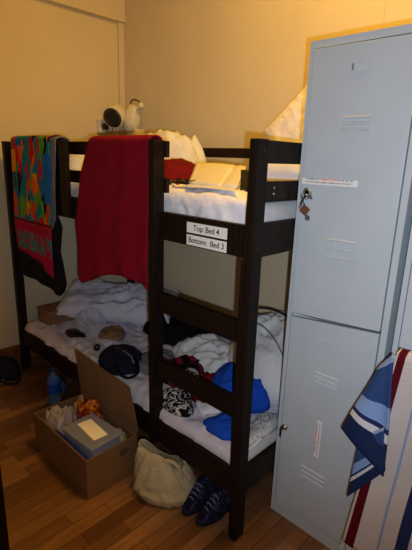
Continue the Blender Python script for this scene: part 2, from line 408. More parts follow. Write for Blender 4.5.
for z0, z1 in ((1.497, 1.553), (1.346, 1.407)): part('guard_rail', -BL+.005, -.005, BW-wy-.02, BW-wy, z0, z1)
part('guard_post', -1.295, -1.225, .008, .031, 1.17, 1.553)
for z0, z1 in ((1.478, 1.551), (1.352, 1.421), (1.166, 1.283), (.195, .313)):
    part('end_rail', -.030, -.006, wy, BW-wy, z0, z1); part('end_rail', -BL+.006, -BL+.03, wy, BW-wy, z0, z1)
for z in (.225, 1.196):
    bm = bmesh.new()
    for k in range(14):
        x = -1.93+k*.141; box(x, x+.07, .039, BW-.036, z, z+.018, 0, bm)
    obj('slat_base', bm, 'wood', bed)
# the bolt heads on the corner post
for z in (1.335, 1.24, 1.20, 1.52): obj('bolt', lathe([(.004, 0), (.004, .002)], 10, (1, 0, 0), (-.001, .030, z)), 'black', bed)
for z in (1.38, 1.40): obj('bolt', lathe([(.004, 0), (.004, .002)], 10, (1, 0, 0), (-.0062, .105, z)), 'steel', bed)
for z0, z1, s in ((1.211, 1.251, 'Top: Bed 4'), (1.163, 1.203, 'Bottom:  Bed 3')):
    l = part('name_label', -.346, -.140, .0295, .0318, z0, z1, bev=0, mat='paper')
    text_mesh('lettering', s, .030, Vector((-.243, .0292, (z0+z1)/2)), l)

# ---------------------------------------------------------------- mattresses and sheets
def mattress(z0, z1, label):
    m = box(-1.96, -.037, .098 if z0 > 1 else .046, .915, z0, z1, .03)
    o = obj('mattress', m, 'mattress', None, True); return tag(o, label, 'mattress')
mattress(.245, .338, 'lower mattress of the bunk bed under a wrinkled greyish sheet')
mattress(1.216, 1.345, 'upper mattress of the bunk bed under a bright white sheet')
def bed_sheet(zt, seed, label, y0, mat, amp, zb):
    nx, ny = 190, 90
    def f(u, v):
        x = lerp(-1.962, -.034, u); s = v*1.06
        r = .03
        if s < .09: y, z = y0, zt-r-(.09-s)*(zt-r-zb)/.09
        elif s < .13: a = (s-.09)/.04*math.pi/2; y, z = y0+r*(1-math.cos(a)), zt-r+r*math.sin(a)
        else: y, z = y0+r+(s-.13)/(1.06-.13)*(.918-y0-r), zt
        k = fold(x, s, seed, 3.2)-.35; k2 = fold(x+3, s, seed+2, 9)-.4
        w = (max(k, -.1)*amp+k2*amp*.6+(fold(x*.6+9, s*1.6, seed+5, 5)-.45)*amp*.7)
        if s >= .13: z += max(w, -.006)+.006
        elif s >= .09: z += max(w, -.006)*.5+.004; y -= .002
        else: y -= min(.028, max(0, k*.03+k2*.012))+.001
        return (x, y, z)
    o = sheet_grid('bed_sheet', f, nx, ny, mat, .003)
    return tag(o, label, 'sheet')
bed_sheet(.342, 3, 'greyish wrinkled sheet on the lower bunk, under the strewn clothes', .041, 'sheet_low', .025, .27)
bed_sheet(1.350, 8, 'white wrinkled sheet on the upper bunk, beneath the magazine', .086, 'sheet', .026, 1.25)

# ---------------------------------------------------------------- lower bunk: things lying about
ZL = .352
tag(pillow('pillow', (.84, .40, .17), 'pillow', rot((-1.60, .56, .478), 20, 2, 38), 3, wr=.05), 'large plump pale blue-grey pillow leaning in the far corner of the lower bunk', 'pillow')
b = thing('cardboard_carton', 'small brown closed cardboard box at the foot end of the lower bunk beside the pillow', 'box', (-1.86, .25, ZL+.002), 0)
obj('body', box(-.085, .075, -.13, .15, 0, .085, .003), 'brownbag', b)
obj('lid', box(-.088, .078, -.133, .153, .085, .10, .003), 'brownbag', b)
tag(heap('plastic_bag', [(-1.70, .30), (-1.62, .22), (-1.48, .20), (-1.42, .28), (-1.50, .42), (-1.66, .42)], ZL, .14, 'film', 4, 9, .9), 'crumpled translucent plastic bag in front of the pillow on the lower bunk', 'plastic bag')
bb = tag(heap('paper_bag', [(-1.40, .27), (-1.47, .37), (-1.42, .45), (-1.31, .42), (-1.27, .32)], ZL+.004, .05, 'brownbag', 5, 16, 1.1), 'crumpled brown paper bag lying on the sheet in front of the pillow', 'paper bag')
tag(heap('sunglasses_case', [(-1.62, .15), (-1.60, .22), (-1.50, .23), (-1.44, .19), (-1.51, .14)], ZL+.004, .035, 'black', 6, 9, .2, parent=None), 'small dark case lying on the sheet nearest the foot-end box', 'case')
j = thing('small_jar', 'tiny jar with a dark round lid lying in front of the plastic bag', 'jar', (-1.25, .165, ZL+.022))
obj('glass', lathe([(.001, -.028), (.017, -.028), (.02, -.02), (.02, .018)], 20, (.75, -.55, .25)), 'white_plastic', j, True)
obj('lid', lathe([(.021, .018), (.021, .03), (.001, .031)], 20, (.75, -.55, .25)), 'black', j, True)
# navy handbag with a strap
nb = thing('handbag', 'navy blue fabric handbag with a looped strap near the edge of the lower bunk', 'handbag', (0, 0, 0))
heap('body', [(-1.14, .10), (-1.17, .22), (-1.06, .30), (-.92, .28), (-.86, .17), (-.90, .07), (-1.03, .06)], ZL+.003, .085, 'navy', 7, 8, .6, p=3.5, parent=nb)
obj('strap', tube([(-.93, .08, .40), (-.86, .052, .392), (-.79, .06, .390), (-.80, .12, .392), (-.86, .17, .40), (-.92, .20, .415)], .012, 8, flat=.35), 'black', nb, True)
obj('zip', tube([(-1.12, .16, .40), (-1.03, .17, .438), (-.92, .17, .43), (-.885, .165, .40)], .004, 6), 'greycloth', nb, True)
# dark clothing around the ladder post
tag(heap('jacket', [(-1.36, .60), (-1.30, .76), (-1.12, .86), (-.92, .82), (-.84, .66), (-.96, .52), (-1.16, .50)], ZL, .17, 'blackcloth', 9, 7, .7), 'black jacket bunched up against the wall behind the ladder post', 'jacket')
tag(heap('sweatshirt', [(-.98, .18), (-1.02, .36), (-.92, .47), (-.80, .42), (-.76, .26), (-.84, .17)], ZL, .055, 'greycloth', 10, 8, .6), 'dull grey crumpled top behind the handbag strap, at the ladder post', 'clothing')
tag(heap('blanket', [(-.90, .44), (-.96, .62), (-.84, .76), (-.62, .78), (-.46, .66), (-.40, .50), (-.50, .40), (-.68, .38)], ZL, .13, 'duvet', 11, 8, .8), 'crumpled white blanket in the middle of the lower bunk between black jacket and blue shirt', 'blanket')
pk = thing('patterned_dress', 'black dress with magenta trim and a white printed patch, seen above the lower rung', 'dress', (0, 0, 0))
heap('fabric', [(-.78, .24), (-.80, .40), (-.74, .50), (-.64, .46), (-.54, .37), (-.50, .28), (-.60, .20)], ZL+.002, .095, 'pinkblack', 12, 8, .7, parent=pk)
heap('printed_patch', [(-.62, .22), (-.64, .31), (-.57, .35), (-.51, .30), (-.53, .22)], ZL+.03, .068, 'bw', 13, 8, .5, parent=pk)
tag(heap('printed_scarf', [(-.60, .07), (-.60, .16), (-.53, .20), (-.44, .18), (-.37, .11), (-.40, .06), (-.50, .05)], ZL+.002, .065, 'bw', 14, 10, .5), 'black and white printed scarf seen between the lower rung and the side rail', 'scarf')
tag(heap('white_undershirt', [(-.42, .18), (-.44, .24), (-.38, .30), (-.30, .27), (-.29, .20), (-.34, .14)], ZL+.002, .045, 'duvet', 15, 10, .6), 'small white garment under the lower rung beside the blue cloth', 'clothing')
tag(heap('red_shirt', [(-.50, .22), (-.58, .34), (-.56, .44), (-.46, .46), (-.34, .36), (-.30, .24), (-.38, .18)], ZL+.002, .085, 'redcloth', 16, 8, .7), 'dark red shirt bundled between the two ladder uprights on the lower bunk', 'shirt')
tag(heap('blue_shirt', [(-.44, .28), (-.52, .42), (-.52, .56), (-.42, .62), (-.28, .58), (-.17, .47), (-.17, .34), (-.30, .25)], ZL+.002, .16, 'blue', 17, 7, .6), 'bright blue shirt heaped behind the corner post on the lower bunk', 'shirt')
tag(heap('blue_shorts', [(-.29, .09), (-.28, .17), (-.24, .25), (-.14, .24), (-.10, .16), (-.15, .075)], ZL+.004, .05, 'blue', 18, 10, .5), 'small bright blue cloth lying by the side rail just below the lower rung', 'shorts')
tag(heap('printed_cloth', [(-.06, .12), (-.13, .24), (-.15, .34), (-.09, .40), (-.045, .32), (-.042, .2)], ZL+.004, .035, 'wb', 19, 12, .5, bulge=.003), 'white cloth with small dark marks between corner post and locker on the lower bunk', 'cloth')
du = thing('duvet', 'bulky white duvet with dark piping heaped at the head of the lower bunk', 'duvet', (0, 0, 0))
heap('cover', [(-.60, .62), (-.52, .50), (-.34, .42), (-.16, .42), (-.05, .50), (-.04, .72), (-.05, .88), (-.24, .905), (-.50, .90), (-.62, .80)], ZL, .40, 'duvet', 20, 5, .35, p=3.2, parent=du, bulge=.004, peak=(-.33, .74))
obj('piping', tube([(-.60, .70, .53), (-.50, .66, .69), (-.40, .66, .735), (-.28, .66, .735), (-.17, .64, .70), (-.08, .62, .60)], .005, 6), 'navy', du, True)
obj('piping', tube([(-.52, .60, .61), (-.38, .58, .675), (-.25, .54, .65), (-.15, .50, .58)], .004, 6), 'greycloth', du, True)

# ---------------------------------------------------------------- upper bunk
ZU = 1.362
tag(heap('comforter', [(-1.93, .25), (-1.80, .14), (-1.6, .14), (-1.42, .30), (-1.42, .86), (-1.6, .895), (-1.92, .87)], ZU, .24, 'duvet', 22, 4.0, .3, p=3), 'white comforter heaped at the far end of the upper bunk behind the multicoloured towel', 'duvet')
tag(heap('white_blanket', [(-1.38, .50), (-1.38, .80), (-1.24, .895), (-1.08, .88), (-.97, .78), (-.96, .62), (-1.10, .48)], ZU, .30, 'duvet', 23, 6.0, .6, p=3.2, bulge=.03, parent=None), 'crumpled white cloth bundled high on the upper bunk against the wall', 'blanket')
tag(heap('red_sweater', [(-.98, .30), (-1.02, .48), (-.86, .58), (-.68, .50), (-.60, .34), (-.70, .22), (-.88, .22)], ZU, .13, 'redcloth', 24, 6, .5), 'dark red sweater folded loosely on the upper bunk beside the magazine', 'sweater')
cb = thing('earphones', 'black earphones and cable tangled on the upper sheet in front of the red sweater', 'earphones', (0, 0, 0))
obj('cable', tube([(-.56, .13, 1.385), (-.52, .16, 1.40), (-.47, .13, 1.39), (-.44, .17, 1.40), (-.49, .2, 1.395), (-.55, .18, 1.395), (-.52, .12, 1.39), (-.42, .13, 1.385), (-.39, .16, 1.39)], .005, 6), 'black', cb, True)
for x, y in ((-.56, .13), (-.39, .16)): obj('ear_bud', lathe([(.002, -.008), (.009, -.006), (.011, 0), (.007, .009), (.001, .011)], 12, (1, .2, .2), (x, y, 1.387)), 'black', cb, True)
mg = thing('magazine', 'open magazine with printed pages propped up on the upper bunk', 'magazine', (0, 0, 0))
def page_fn(x0, y0, x1, y1, x2, y2, x3, y3, za, zb, bow):
    def f(u, v):
        a = Vector((lerp(x0, x1, u), lerp(y0, y1, u), za)); b = Vector((lerp(x3, x2, u), lerp(y3, y2, u), zb))
        p = a.lerp(b, v); p.z += bow*math.sin(math.pi*u); return p
    return f
o = sheet_grid('page', page_fn(-.44, .12, -.27, .13, -.43, .40, -.66, .38, 1.383, 1.462, .006), 12, 8, 'page', .004, mg)
o = sheet_grid('page', page_fn(-.27, .13, -.20, .14, -.36, .39, -.43, .40, 1.383, 1.458, .004), 12, 8, 'page', .004, mg)
obj('support', box(-.52, -.36, .30, .36, 1.362, 1.43, .01), 'paper', mg)
bk = thing('folder', 'black folder leaning beside the magazine by the corner post of the upper bunk', 'folder', (0, 0, 0))
obj('cover', box(-.045, .045, -.004, .004, 0, .088, .002), 'black', bk).matrix_local = rot((-.185, .215, 1.372), -28, 0, 40)
obj('papers', box(-.042, .042, -.003, .003, 0, .08, .001), 'paper', bk).matrix_local = rot((-.185, .225, 1.372), -28, 0, 40)
tag(sheet_grid('loose_sheet', page_fn(-.42, .095, -.16, .105, -.25, .17, -.5, .15, 1.374, 1.392, .004), 10, 4, 'page', .002), 'loose white paper sheet at the front edge of the upper bunk under the magazine', 'paper')
tag(pillow('pillow', (.50, .27, .13), 'pillow', rot((-.185, .60, 1.435), 0, 0, 88), 5, wr=.015), 'flat white pillow lying at the head of the upper bunk behind the end rails', 'pillow')
tag(pillow('pillow', (.42, .46, .13), 'sheet', rot((-.37, .85, 1.615), 72, -42, 2), 6, wr=.015), 'white pillow standing on its corner against the wall above the upper bunk head', 'pillow')

# ---------------------------------------------------------------- towels and clothes over the guard rail
def drape(name, zt, y_front, back, xl, xr, zbot, mat, seed, amp=.008, thick=.006, nu=46, nv=80, yb=None, vs=1.0):
    """cloth over the rail: v=0 front hem, up, over the rail top, down the back. xl/xr tables of height-fraction -> x"""
    yb = yb or wy+.028
    def f(u, v):
        zb = zbot(u); lf = zt-zb; arc = (yb-y_front); tot = lf+arc+back
        s = v*tot
        if s < lf: z = zb+s; y = y_front; t = s/lf
        elif s < lf+arc: a = (s-lf)/arc; y = y_front+a*(yb-y_front); z = zt+.012*math.sin(math.pi*a); t = 1
        else: y = yb; z = zt-(s-lf-arc); t = 1-(s-lf-arc)/lf
        x = lerp(pl(xl, t), pl(xr, t), u)
        if y == y_front:
            k = 1-t*.85
            y -= k*amp*(1+math.sin(u*17+seed+3*noise.noise(Vector((u*2, t*2, seed)))))+k*.006*(1+noise.noise(Vector((u*6, t*3, seed+4))))
        return (x, y, z)
    return sheet_grid(name, f, nu, nv, mat, thick, vs=vs)
tag(drape('red_towel', 1.560, .020, .35, [(0, -1.135), (.4, -1.145), (.75, -1.10), (.93, -1.03), (1, -1.005)], [(0, -.56), (1, -.56)],
    lambda u: pl([(0, .86), (.05, .835), (.25, .885), (.45, .93), (.7, .955), (.9, .945), (1, .925)], u), 'red', 2, .007),
    'crimson bath towel hanging over the upper guard rail beside the ladder', 'towel')
tag(drape('sweater', 1.556, .022, .3, [(0, -1.88), (.25, -1.90), (.5, -1.90), (1, -1.90)], [(0, -1.31), (.06, -1.285), (.2, -1.315), (.27, -1.34), (.45, -1.305), (.52, -1.35), (.58, -1.385), (1, -1.385)],
    lambda u: pl([(0, .73), (.4, .725), (.6, .725), (.8, .70), (.93, .705), (1, .74)], u), 'darkknit', 5, .008),
    'dark navy sweater hanging from the guard rail below and beside the colourful towel', 'sweater')
tag(drape('beach_towel', 1.570, .006, .3, [(0, -1.855), (.3, -1.885), (.6, -1.877), (1, -1.86)], [(0, -1.415), (.2, -1.42), (1, -1.38)],
    lambda u: pl([(0, .90), (.3, .885), (.7, .86), (.8, .82), (1, .80)], u), 'beach', 7, .003, yb=wy+.040, vs=1.5),
    'multicoloured printed beach towel with pink lower band over the guard rail by the far post', 'towel')
tag(drape('grey_cloth', 1.562, .014, .12, [(0, -1.40), (1, -1.39)], [(0, -1.36), (.5, -1.35), (1, -1.325)],
    lambda u: pl([(0, 1.08), (1, 1.14)], u), 'greycloth', 9, .003, nu=10, yb=wy+.034),
    'narrow strip of grey cloth hanging between the multicoloured towel and the guard post', 'cloth')

# ---------------------------------------------------------------- reading lamp and socket
lp = thing('reading_lamp', 'white reading lamp with a round dark mouth in the corner above the bunk', 'lamp', (-1.965, .89, 1.745))
ax = Vector((.42, -.80, -.42)).normalized()
o0 = Vector((-.03, -.03, .045))
obj('lamp_shade', lathe([(.070, .085), (.075, .088), (.078, .07), (.076, .03), (.066, -.02), (.048, -.055), (.028, -.07), (.001, -.072)], 32, ax, o0), 'white_plastic', lp, True)
obj('bulb_face', lathe([(.001, .0865), (.045, .0875), (.0705, .0885), (.0705, .0855), (.001, .0845)], 28, ax, o0, cap=False), plain('lamp_mouth', (.17, .15, .14), .3, .3, 30, 0), lp, True)
obj('lamp_body', lathe([(.02, -.10), (.056, -.09), (.064, -.03), (.056, .05), (.036, .09), (.001, .093)], 24, (.32, .02, 1), Vector((.055, .045, .02))), 'white_plastic', lp, True)
obj('arm', tube([(.055, .03, .095), (.07, .02, .125), (.10, .02, .14), (.135, .03, .135), (.15, .04, .12)], .006, 8), 'brass', lp, True)
obj('arm_joint', lathe([(.012, -.03), (.02, -.02), (.02, .02), (.012, .03)], 16, (.5, -.5, .2), Vector((.16, .045, .095))), 'white_plastic', lp, True)
obj('stem', tube([(-.04, .0, .0), (-.05, .02, -.04), (-.07, .05, -.06), (-.09, .06, -.06)], .006, 8), 'white_plastic', lp, True)
obj('wall_bracket', box(.0, .11, .03, .119, -.12, -.06, .008), 'white_plastic', lp)
so = thing('plug_adapter', 'small white plug adapter on the left wall beside the reading lamp', 'plug', (XL, .80, 1.70))
obj('housing', box(0, .035, -.04, .04, -.05, .05, .006), 'white_plastic', so)
obj('plug', box(.035, .07, -.02, .022, -.025, .02, .006), 'black', so)
obj('cord', tube([(.055, .0, -.02), (.07, .03, -.045), (.09, .04, -.03), (.095, .03, .0)], .003, 6), 'black', so, True)

# ---------------------------------------------------------------- lockers
def louvre(x0, x1, z, door, y=0):
    bm = bmesh.new()
    prof = [(0, 0), (-.0035, .002), (-.0035, .0045), (0, .009)]
    a = [bm.verts.new((x0, y+p, z+q)) for p, q in prof]; b = [bm.verts.new((x1, y+p, z+q)) for p, q in prof]
    for i in range(3): bm.faces.new((a[i], b[i], b[i+1], a[i+1]))
    bm.faces.new(a[::-1]); bm.faces.new(b); bm.faces.new((a[3], b[3], b[0], a[0]))
    obj('louvre', bm, 'locker', door)
LW = .383
def locker(x, label, lower_open, keys):
    t = thing('metal_locker', label, 'locker', (x, .25, 0), 0)
    bm = bmesh.new()
    D = .50
    box(0, .0165, 0, D, 0, 1.87, 0, bm); box(LW-.021, LW, 0, D, 0, 1.87, 0, bm)
    box(.0165, LW-.021, 0, D, 1.847, 1.87, 0, bm); box(.0165, LW-.021, .024, D, .905, .92, 0, bm); box(.0165, LW-.021, 0, D, 0, .055, 0, bm)
    box(.0165, LW-.021, D-.01, D, .055, 1.847, 0, bm)
    obj('cabinet', bm, 'locker', t)
    doors = []
    for (z0, z1, name) in ((.924, 1.843, 'u'), (.060, .907, 'l')):
        ang = 0
        if name == 'u' and not lower_open: ang = 1.2
        if name == 'l' and lower_open: ang = 9
        w = LW-.021-.0165-.008
        # the door's origin is its hinge line on the right; it reaches to -x
        d = obj('door', box(-w, 0, -.002, .016, z0, z1, .0015), 'locker', t); d.location = (LW-.026, 0, 0); d.rotation_euler = (0, 0, R(ang))
        if keys:
            for vv in d.data.vertices:       # the sheet-metal doors do not meet squarely: a wedge-shaped gap between them
                k = -vv.co.x/w
                if name == 'u' and vv.co.z < z0+.01: vv.co.z += .030-.022*k
                if name == 'l' and vv.co.z > z1-.01: vv.co.z += .038-.032*k
        X = lambda v: v-(LW-.026)-.0
        zt = z1
        for zz in ((1.628, 1.609, 1.590) if name == 'u' else (.725, .706, .687)): louvre(X(.145), X(.238), zz-.004, d, -.002)
        for zz in ((1.232, 1.202, 1.172) if name == 'u' else (.300, .278, .256)): louvre(X(.133 if name == 'u' else .128), X(.243 if name == 'u' else .232), zz-.004, d, -.002)
        zc = 1.775 if name == 'u' else .868
        bm = bmesh.new(); a, b = X(.155), X(.215)
        box(a, b, -.0045, -.002, zc-.013, zc-.0095, 0, bm); box(a, a+.003, -.0045, -.002, zc-.0095, zc+.011, 0, bm); box(b-.003, b, -.0045, -.002, zc-.0095, zc+.011, 0, bm)
        hn = obj('card_holder', bm, 'locker', d)
        if name == 'u' and keys: obj('card_remnant', box(a+.004, a+.009, -.0035, -.002, zc-.009, zc+.01), 'greycloth', hn)
        zk = 1.378 if name == 'u' else .432
        xk = X(.050 if name == 'u' else .036)
        k = obj('lock', lathe([(.013, 0), (.013, .004), (.009, .006), (.009, .010), (.001, .010)], 18, (0, -1, 0), (xk, -.002, zk)), 'steel', d, True)
        if keys:
            st = [(X(.018), -.002, 1.413), (X(.222), -.002, 1.413), (X(.222), -.002, 1.434), (X(.018), -.002, 1.434)] if name == 'u' else [(X(.180), -.002, .372), (X(.180), -.002, .532), (X(.160), -.002, .532), (X(.160), -.002, .372)]
            if name == 'u': quad_uv(st, .0006, 'notice_sticker', 'sticker', d)
            else: quad_uv([(X(.196), -.002, .372), (X(.196), -.002, .532), (X(.174), -.002, .532), (X(.174), -.002, .372)], .0006, 'notice_sticker', 'sticker', d)
        doors.append(d)
    bm = bmesh.new(); box(.0165, LW-.021, .03, .034, .056, 1.846, 0, bm)
    obj('inner_shadow_panel', bm, 'locker_dark', t) if False else bm.free()
    return t
lk = locker(-.002, 'tall grey metal locker with two doors and stickers beside the bunk bed', False, True)
lk2 = locker(.402, 'grey metal locker at the right edge with the striped towel over its lower door', True, False)
# the keys hanging in the upper lock are a thing of their own
kx, kz = .050, 1.378; ky = .25-.020
kt = thing('key_ring', 'bunch of keys with a brown square fob hanging from the upper locker door lock', 'keys', (0, 0, 0))
def key(px, pz, ang, length=.045):
    bm = bmesh.new(); lathe([(.0105, -.001), (.0105, .001)], 14, (0, 1, 0), (0, 0, 0), bm)
    box(-.003, .003, -.001, .001, -length, -.009, 0, bm); box(.003, .007, -.001, .001, -length, -length+.006, 0, bm); box(.003, .006, -.001, .001, -length+.012, -length+.017, 0, bm)
    o = obj('key', bm, 'steel', kt); o.location = (px, ky-.004, pz); o.rotation_euler = (0, R(ang), 0); return o
key(kx, kz+.004, 30); key(kx-.004, kz+.012, -40, .035); key(kx-.014, kz-.008, 15)
o = key(kx+.002, kz, 0, .02); o.rotation_euler = (R(90), 0, 0); o.location = (kx, ky-.004, kz)
def ring(c, r, t=.0012, n=16): return tube([(c[0]+r*math.cos(a*2*math.pi/n), c[1], c[2]+r*math.sin(a*2*math.pi/n)) for a in range(n+1)], t, 6, n=2)
obj('split_ring', ring((kx, ky-.006, kz+.0), .016), 'steel', kt, True)
obj('chain', tube([(kx-.012, ky-.006, kz-.014), (kx-.01, ky-.008, kz-.025), (kx-.002, ky-.008, kz-.036)], .0016, 6), 'black', kt, True)
f = obj('fob', box(-.0155, .0155, -.002, .002, -.0155, .0155, .0015), 'brass', kt); f.location = (kx-.001, ky-.008, kz-.054); f.rotation_euler = (0, R(33), 0)
f = obj('tag', lathe([(.0095, -.001), (.0095, .001)], 18, (0, 1, 0)), 'steel', kt); f.location = (kx+.012, ky-.007, kz-.080)
kt2 = thing('key', 'single black-headed key in the lock of the lower locker door', 'key', (-.002+.033, .238, .432))
o = obj('key_head', lathe([(.012, -.0015), (.012, .0015)], 16, (1, 0, 0), (0, -.012, 0)), 'black', kt2, True)
obj('fob', box(-.004, .004, -.02, -.012, -.035, -.010, .002), 'black', kt2)

# ---------------------------------------------------------------- striped towel over the open lower locker door
tw = thing('striped_towel', 'cream towel with maroon border and blue striped back over the right locker door', 'towel', (0, 0, 0))
a9 = R(9); hx, hy = .402+LW-.0235, .25
def door_pt(s, off):       # s: distance from the hinge, off: distance out in front of the door
    return Vector((hx-s*math.cos(a9)-off*math.sin(a9)*1, hy-s*math.sin(a9)-off*math.cos(a9), 0))
def tmain(u, v):
    ztop = .925; L = lerp(.72, .95, u); tot = L+.035+.30; s = v*tot
    sd = lerp(.325, .0, u)
    if s < L:
        t = s/L; z = ztop-L+s; sd2 = sd+(1-t)*.055*(1-u); off = .014+(1-t)*(.03+.018*math.sin(u*13+1.5))+.004*noise.noise(Vector((u*5, t*5, 1)))
    elif s < L+.035: a = (s-L)/.035; z = ztop+.010*math.sin(math.pi*a); sd2 = sd; off = .014-a*.042
    else: z = ztop-(s-L-.035); sd2 = sd; off = -.028
    p = door_pt(sd2, off); p.z = z; return p
sheet_grid('main_panel', tmain, 44, 70, 'towel_main', .007, tw)
def tri(A, B, C1, C0, wave, k=1.0):
    A, B, C1, C0 = map(Vector, (A, B, C1, C0))
    def f(u, v):
        p = A.lerp(B, u).lerp(C0.lerp(C1, u), v)
        p.y -= wave*(math.sin(u*5.5)+.4*math.sin(v*6+u*3))*math.sin(math.pi*min(1, v*.9+.1))
        return p
    return f
def un_at(P): return P
sheet_grid('folded_flap', tri((.319, .135, .626), (.484, .10, .552), (.447, .13, .945), (.408, .15, .885), .010), 26, 30, 'towel_flap', .007, tw)
sheet_grid('folded_flap', tri((.372, .130, .384), (.482, .115, .562), (.457, .12, .705), (.386, .13, .631), .002), 20, 20, 'towel_flap', .007, tw)
bm = bmesh.new(); random.seed(4)
for k in range(60):
    u = k/59; p = tmain(u, 0); q = p+Vector((random.uniform(-.006, .006), random.uniform(-.006, .004), -.028-random.random()*.008))
    tube([p, (p+q)/2+Vector((.002, 0, 0)), q], .0016, 4, bm, n=1)
obj('fringe', bm, 'duvet', tw).name = 'fringe'

# ---------------------------------------------------------------- open cardboard box on the floor
cx0, cx1, cy0, cy1, ch = -1.108, -.600, -.305, -.033, .200
ct = thing('cardboard_box', 'open brown cardboard box full of groceries on the floor against the bunk bed', 'box', (0, 0, 0))
bm = bmesh.new(); th = .005
box(cx0, cx1, cy0, cy1, 0.001, .006, 0, bm)
box(cx0, cx0+th, cy0, cy1, .006, ch, 0, bm); box(cx1-th, cx1, cy0, cy1, .006, ch, 0, bm)
box(cx0+th, cx1-th, cy0, cy0+th, .006, ch, 0, bm); box(cx0+th, cx1-th, cy1-th, cy1, .006, ch, 0, bm)
obj('body', bm, 'carton', ct)
def flap(pts, n):
    bm = bmesh.new(); n = Vector(n); a = [bm.verts.new(Vector(p)) for p in pts]; b = [bm.verts.new(Vector(p)+n) for p in pts]
    bm.faces.new(a); bm.faces.new(b[::-1]); k = len(pts)
    for i in range(k): bm.faces.new((a[i], b[i], b[(i+1) % k], a[(i+1) % k]))
    return bm
obj('flap', flap([(cx0, cy1, ch), (cx1, cy1, ch), (cx1+.004, -.036, ch+.06), (-.640, -.040, .436), (-1.155, -.035, .458)], (0, .004, 0)), 'carton', ct)
obj('flap', flap([(cx1, cy0+.004, ch), (cx1+.006, cy0+.01, .10), (cx1+.016, cy1+.01, .095), (cx1+.022, cy1+.006, ch)], (.003, 0, 0)), 'carton', ct) if False else None
# printed mark on the near end of the box
obj('printed_mark', flap([(cx1+.0005, -.13, .13), (cx1+.0005, -.09, .13), (cx1+.0005, -.08, .15), (cx1+.0005, -.09, .165), (cx1+.0005, -.13, .165)], (.0004, 0, 0)), plain('faded_print', (.30, .22, .17), .8, .1, 30, 0), ct)
# contents
tag(heap('plastic_bag', [(-1.09, -.27), (-1.09, -.16), (-1.02, -.11), (-.94, -.15), (-.93, -.26), (-1.0, -.29)], .07, .155, plain('white_bag', (.60, .58, .62), .4, .08, 20, .5), 31, 14, .9, p=4), 'greyish white plastic bag of food in the far end of the cardboard box', 'plastic bag')
tag(heap('snack_packet', [(-1.02, -.12), (-.98, -.05), (-.87, -.045), (-.80, -.09), (-.82, -.16), (-.92, -.16)], .09, .20, 'foil', 32, 16, .6, p=4), 'shiny red and gold snack packet standing in the cardboard box', 'packet')
tag(heap('bread_bag', [(-1.09, -.09), (-1.06, -.045), (-1.02, -.045), (-1.02, -.10), (-1.06, -.11)], .07, .165, plain('yellow_wrap', (.68, .55, .30), .4, .15, 20, .4), 33, 14, .6, p=4), 'pale yellow wrapped food at the back corner of the cardboard box', 'packet')
tb = thing('food_tub', 'rectangular translucent plastic tub with a note on its lid in the cardboard box', 'tub', (-.735, -.185, .148), R(4))
obj('body', box(-.115, .115, -.09, .075, -.06, .075, .012), 'tub', tb, True)
obj('lid', box(-.12, .12, -.095, .08, .075, .088, .005), 'tub', tb)
quad_uv([(-.085, -.03, .089), (.075, -.05, .089), (.085, .02, .089), (-.075, .04, .089)], .002, 'note', 'paper', tb)
tag(heap('fruit_tub', [(-.74, -.08), (-.72, -.045), (-.64, -.042), (-.615, -.06), (-.615, -.14), (-.62, -.17), (-.66, -.10)], .10, .115, plain('clear_salad_pack', (.50, .52, .42), .25, .3, 30, .3), 34, 14, .5, p=5), 'clear oval pack of yellowish food beside the tub in the cardboard box', 'packet')
tag(obj('blue_carton', box(-.90, -.615, -.298, -.284, .02, .20, .003), 'bluebox', None), 'blue carton pressed against the near side of the cardboard box inside', 'carton')
tag(heap('red_packet', [(-.92, -.28), (-.90, -.23), (-.86, -.23), (-.855, -.28)], .07, .11, plain('red_wrap', (.55, .10, .07), .4, .2, 20, .2), 35, 14, .5, p=4), 'small red packet between the white bag and the tub in the cardboard box', 'packet')

# ---------------------------------------------------------------- things on the floor
bt = thing('water_bottle', 'blue plastic water bottle standing on the floor behind the cardboard box', 'bottle', (-1.43, .012-.05, .001))
obj('body', lathe([(.001, 0), (.034, 0), (.038, .01), (.036, .03), (.038, .045), (.036, .06), (.038, .075), (.038, .145), (.033, .175), (.018, .20), (.014, .21), (.014, .225), (.001, .225)], 28), 'bottle', bt, True)
obj('label_wrap', lathe([(.0388, .075), (.0388, .140)], 28, cap=False), 'water', bt, True)
obj('cap', lathe([(.0165, .218), (.0165, .238), (.014, .241), (.001, .241)], 20), 'bluebox', bt, True)
bt2 = thing('water_bottle', 'clear water bottle lying under the edge of the bunk bed behind the blue one', 'bottle', (-1.53, .06, .04))
obj('body', lathe([(.001, -.12), (.034, -.12), (.037, -.11), (.037, .05), (.03, .09), (.014, .115), (.001, .116)], 24, (.9, -.35, .22)), 'bottle', bt2, True)
obj('cap', lathe([(.016, .115), (.016, .135), (.001, .137)], 18, (.9, -.35, .22)), 'bluebox', bt2, True)
# bag on the floor at the far left
fb = thing('backpack', 'dark navy backpack with straps lying on the floor at the far left', 'backpack', (0, 0, 0))
heap('body', [(-2.10, -.36), (-2.10, -.10), (-2.05, -.02), (-1.94, -.025), (-1.86, -.08), (-1.90, -.18), (-1.98, -.30)], 0.001, .15, 'navy', 41, 8, .5, p=3, parent=fb)
obj('strap', tube([(-2.0, -.17, .10), (-1.90, -.13, .07), (-1.83, -.09, .03), (-1.80, -.12, .012), (-1.86, -.18, .012), (-1.93, -.22, .03)], .014, 8, flat=.4), 'navy', fb, True)
obj('strap', tube([(-2.02, -.26, .09), (-1.90, -.24, .04), (-1.84, -.25, .012), (-1.88, -.32, .012)], .010, 8, flat=.4), 'navy', fb, True)
for x, y, z in ((-1.86, -.18, .03), (-1.88, -.235, .045), (-1.835, -.20, .02)): obj('buckle', box(x-.008, x+.008, y-.006, y+.006, z-.004, z+.006, .002), 'steel', fb)
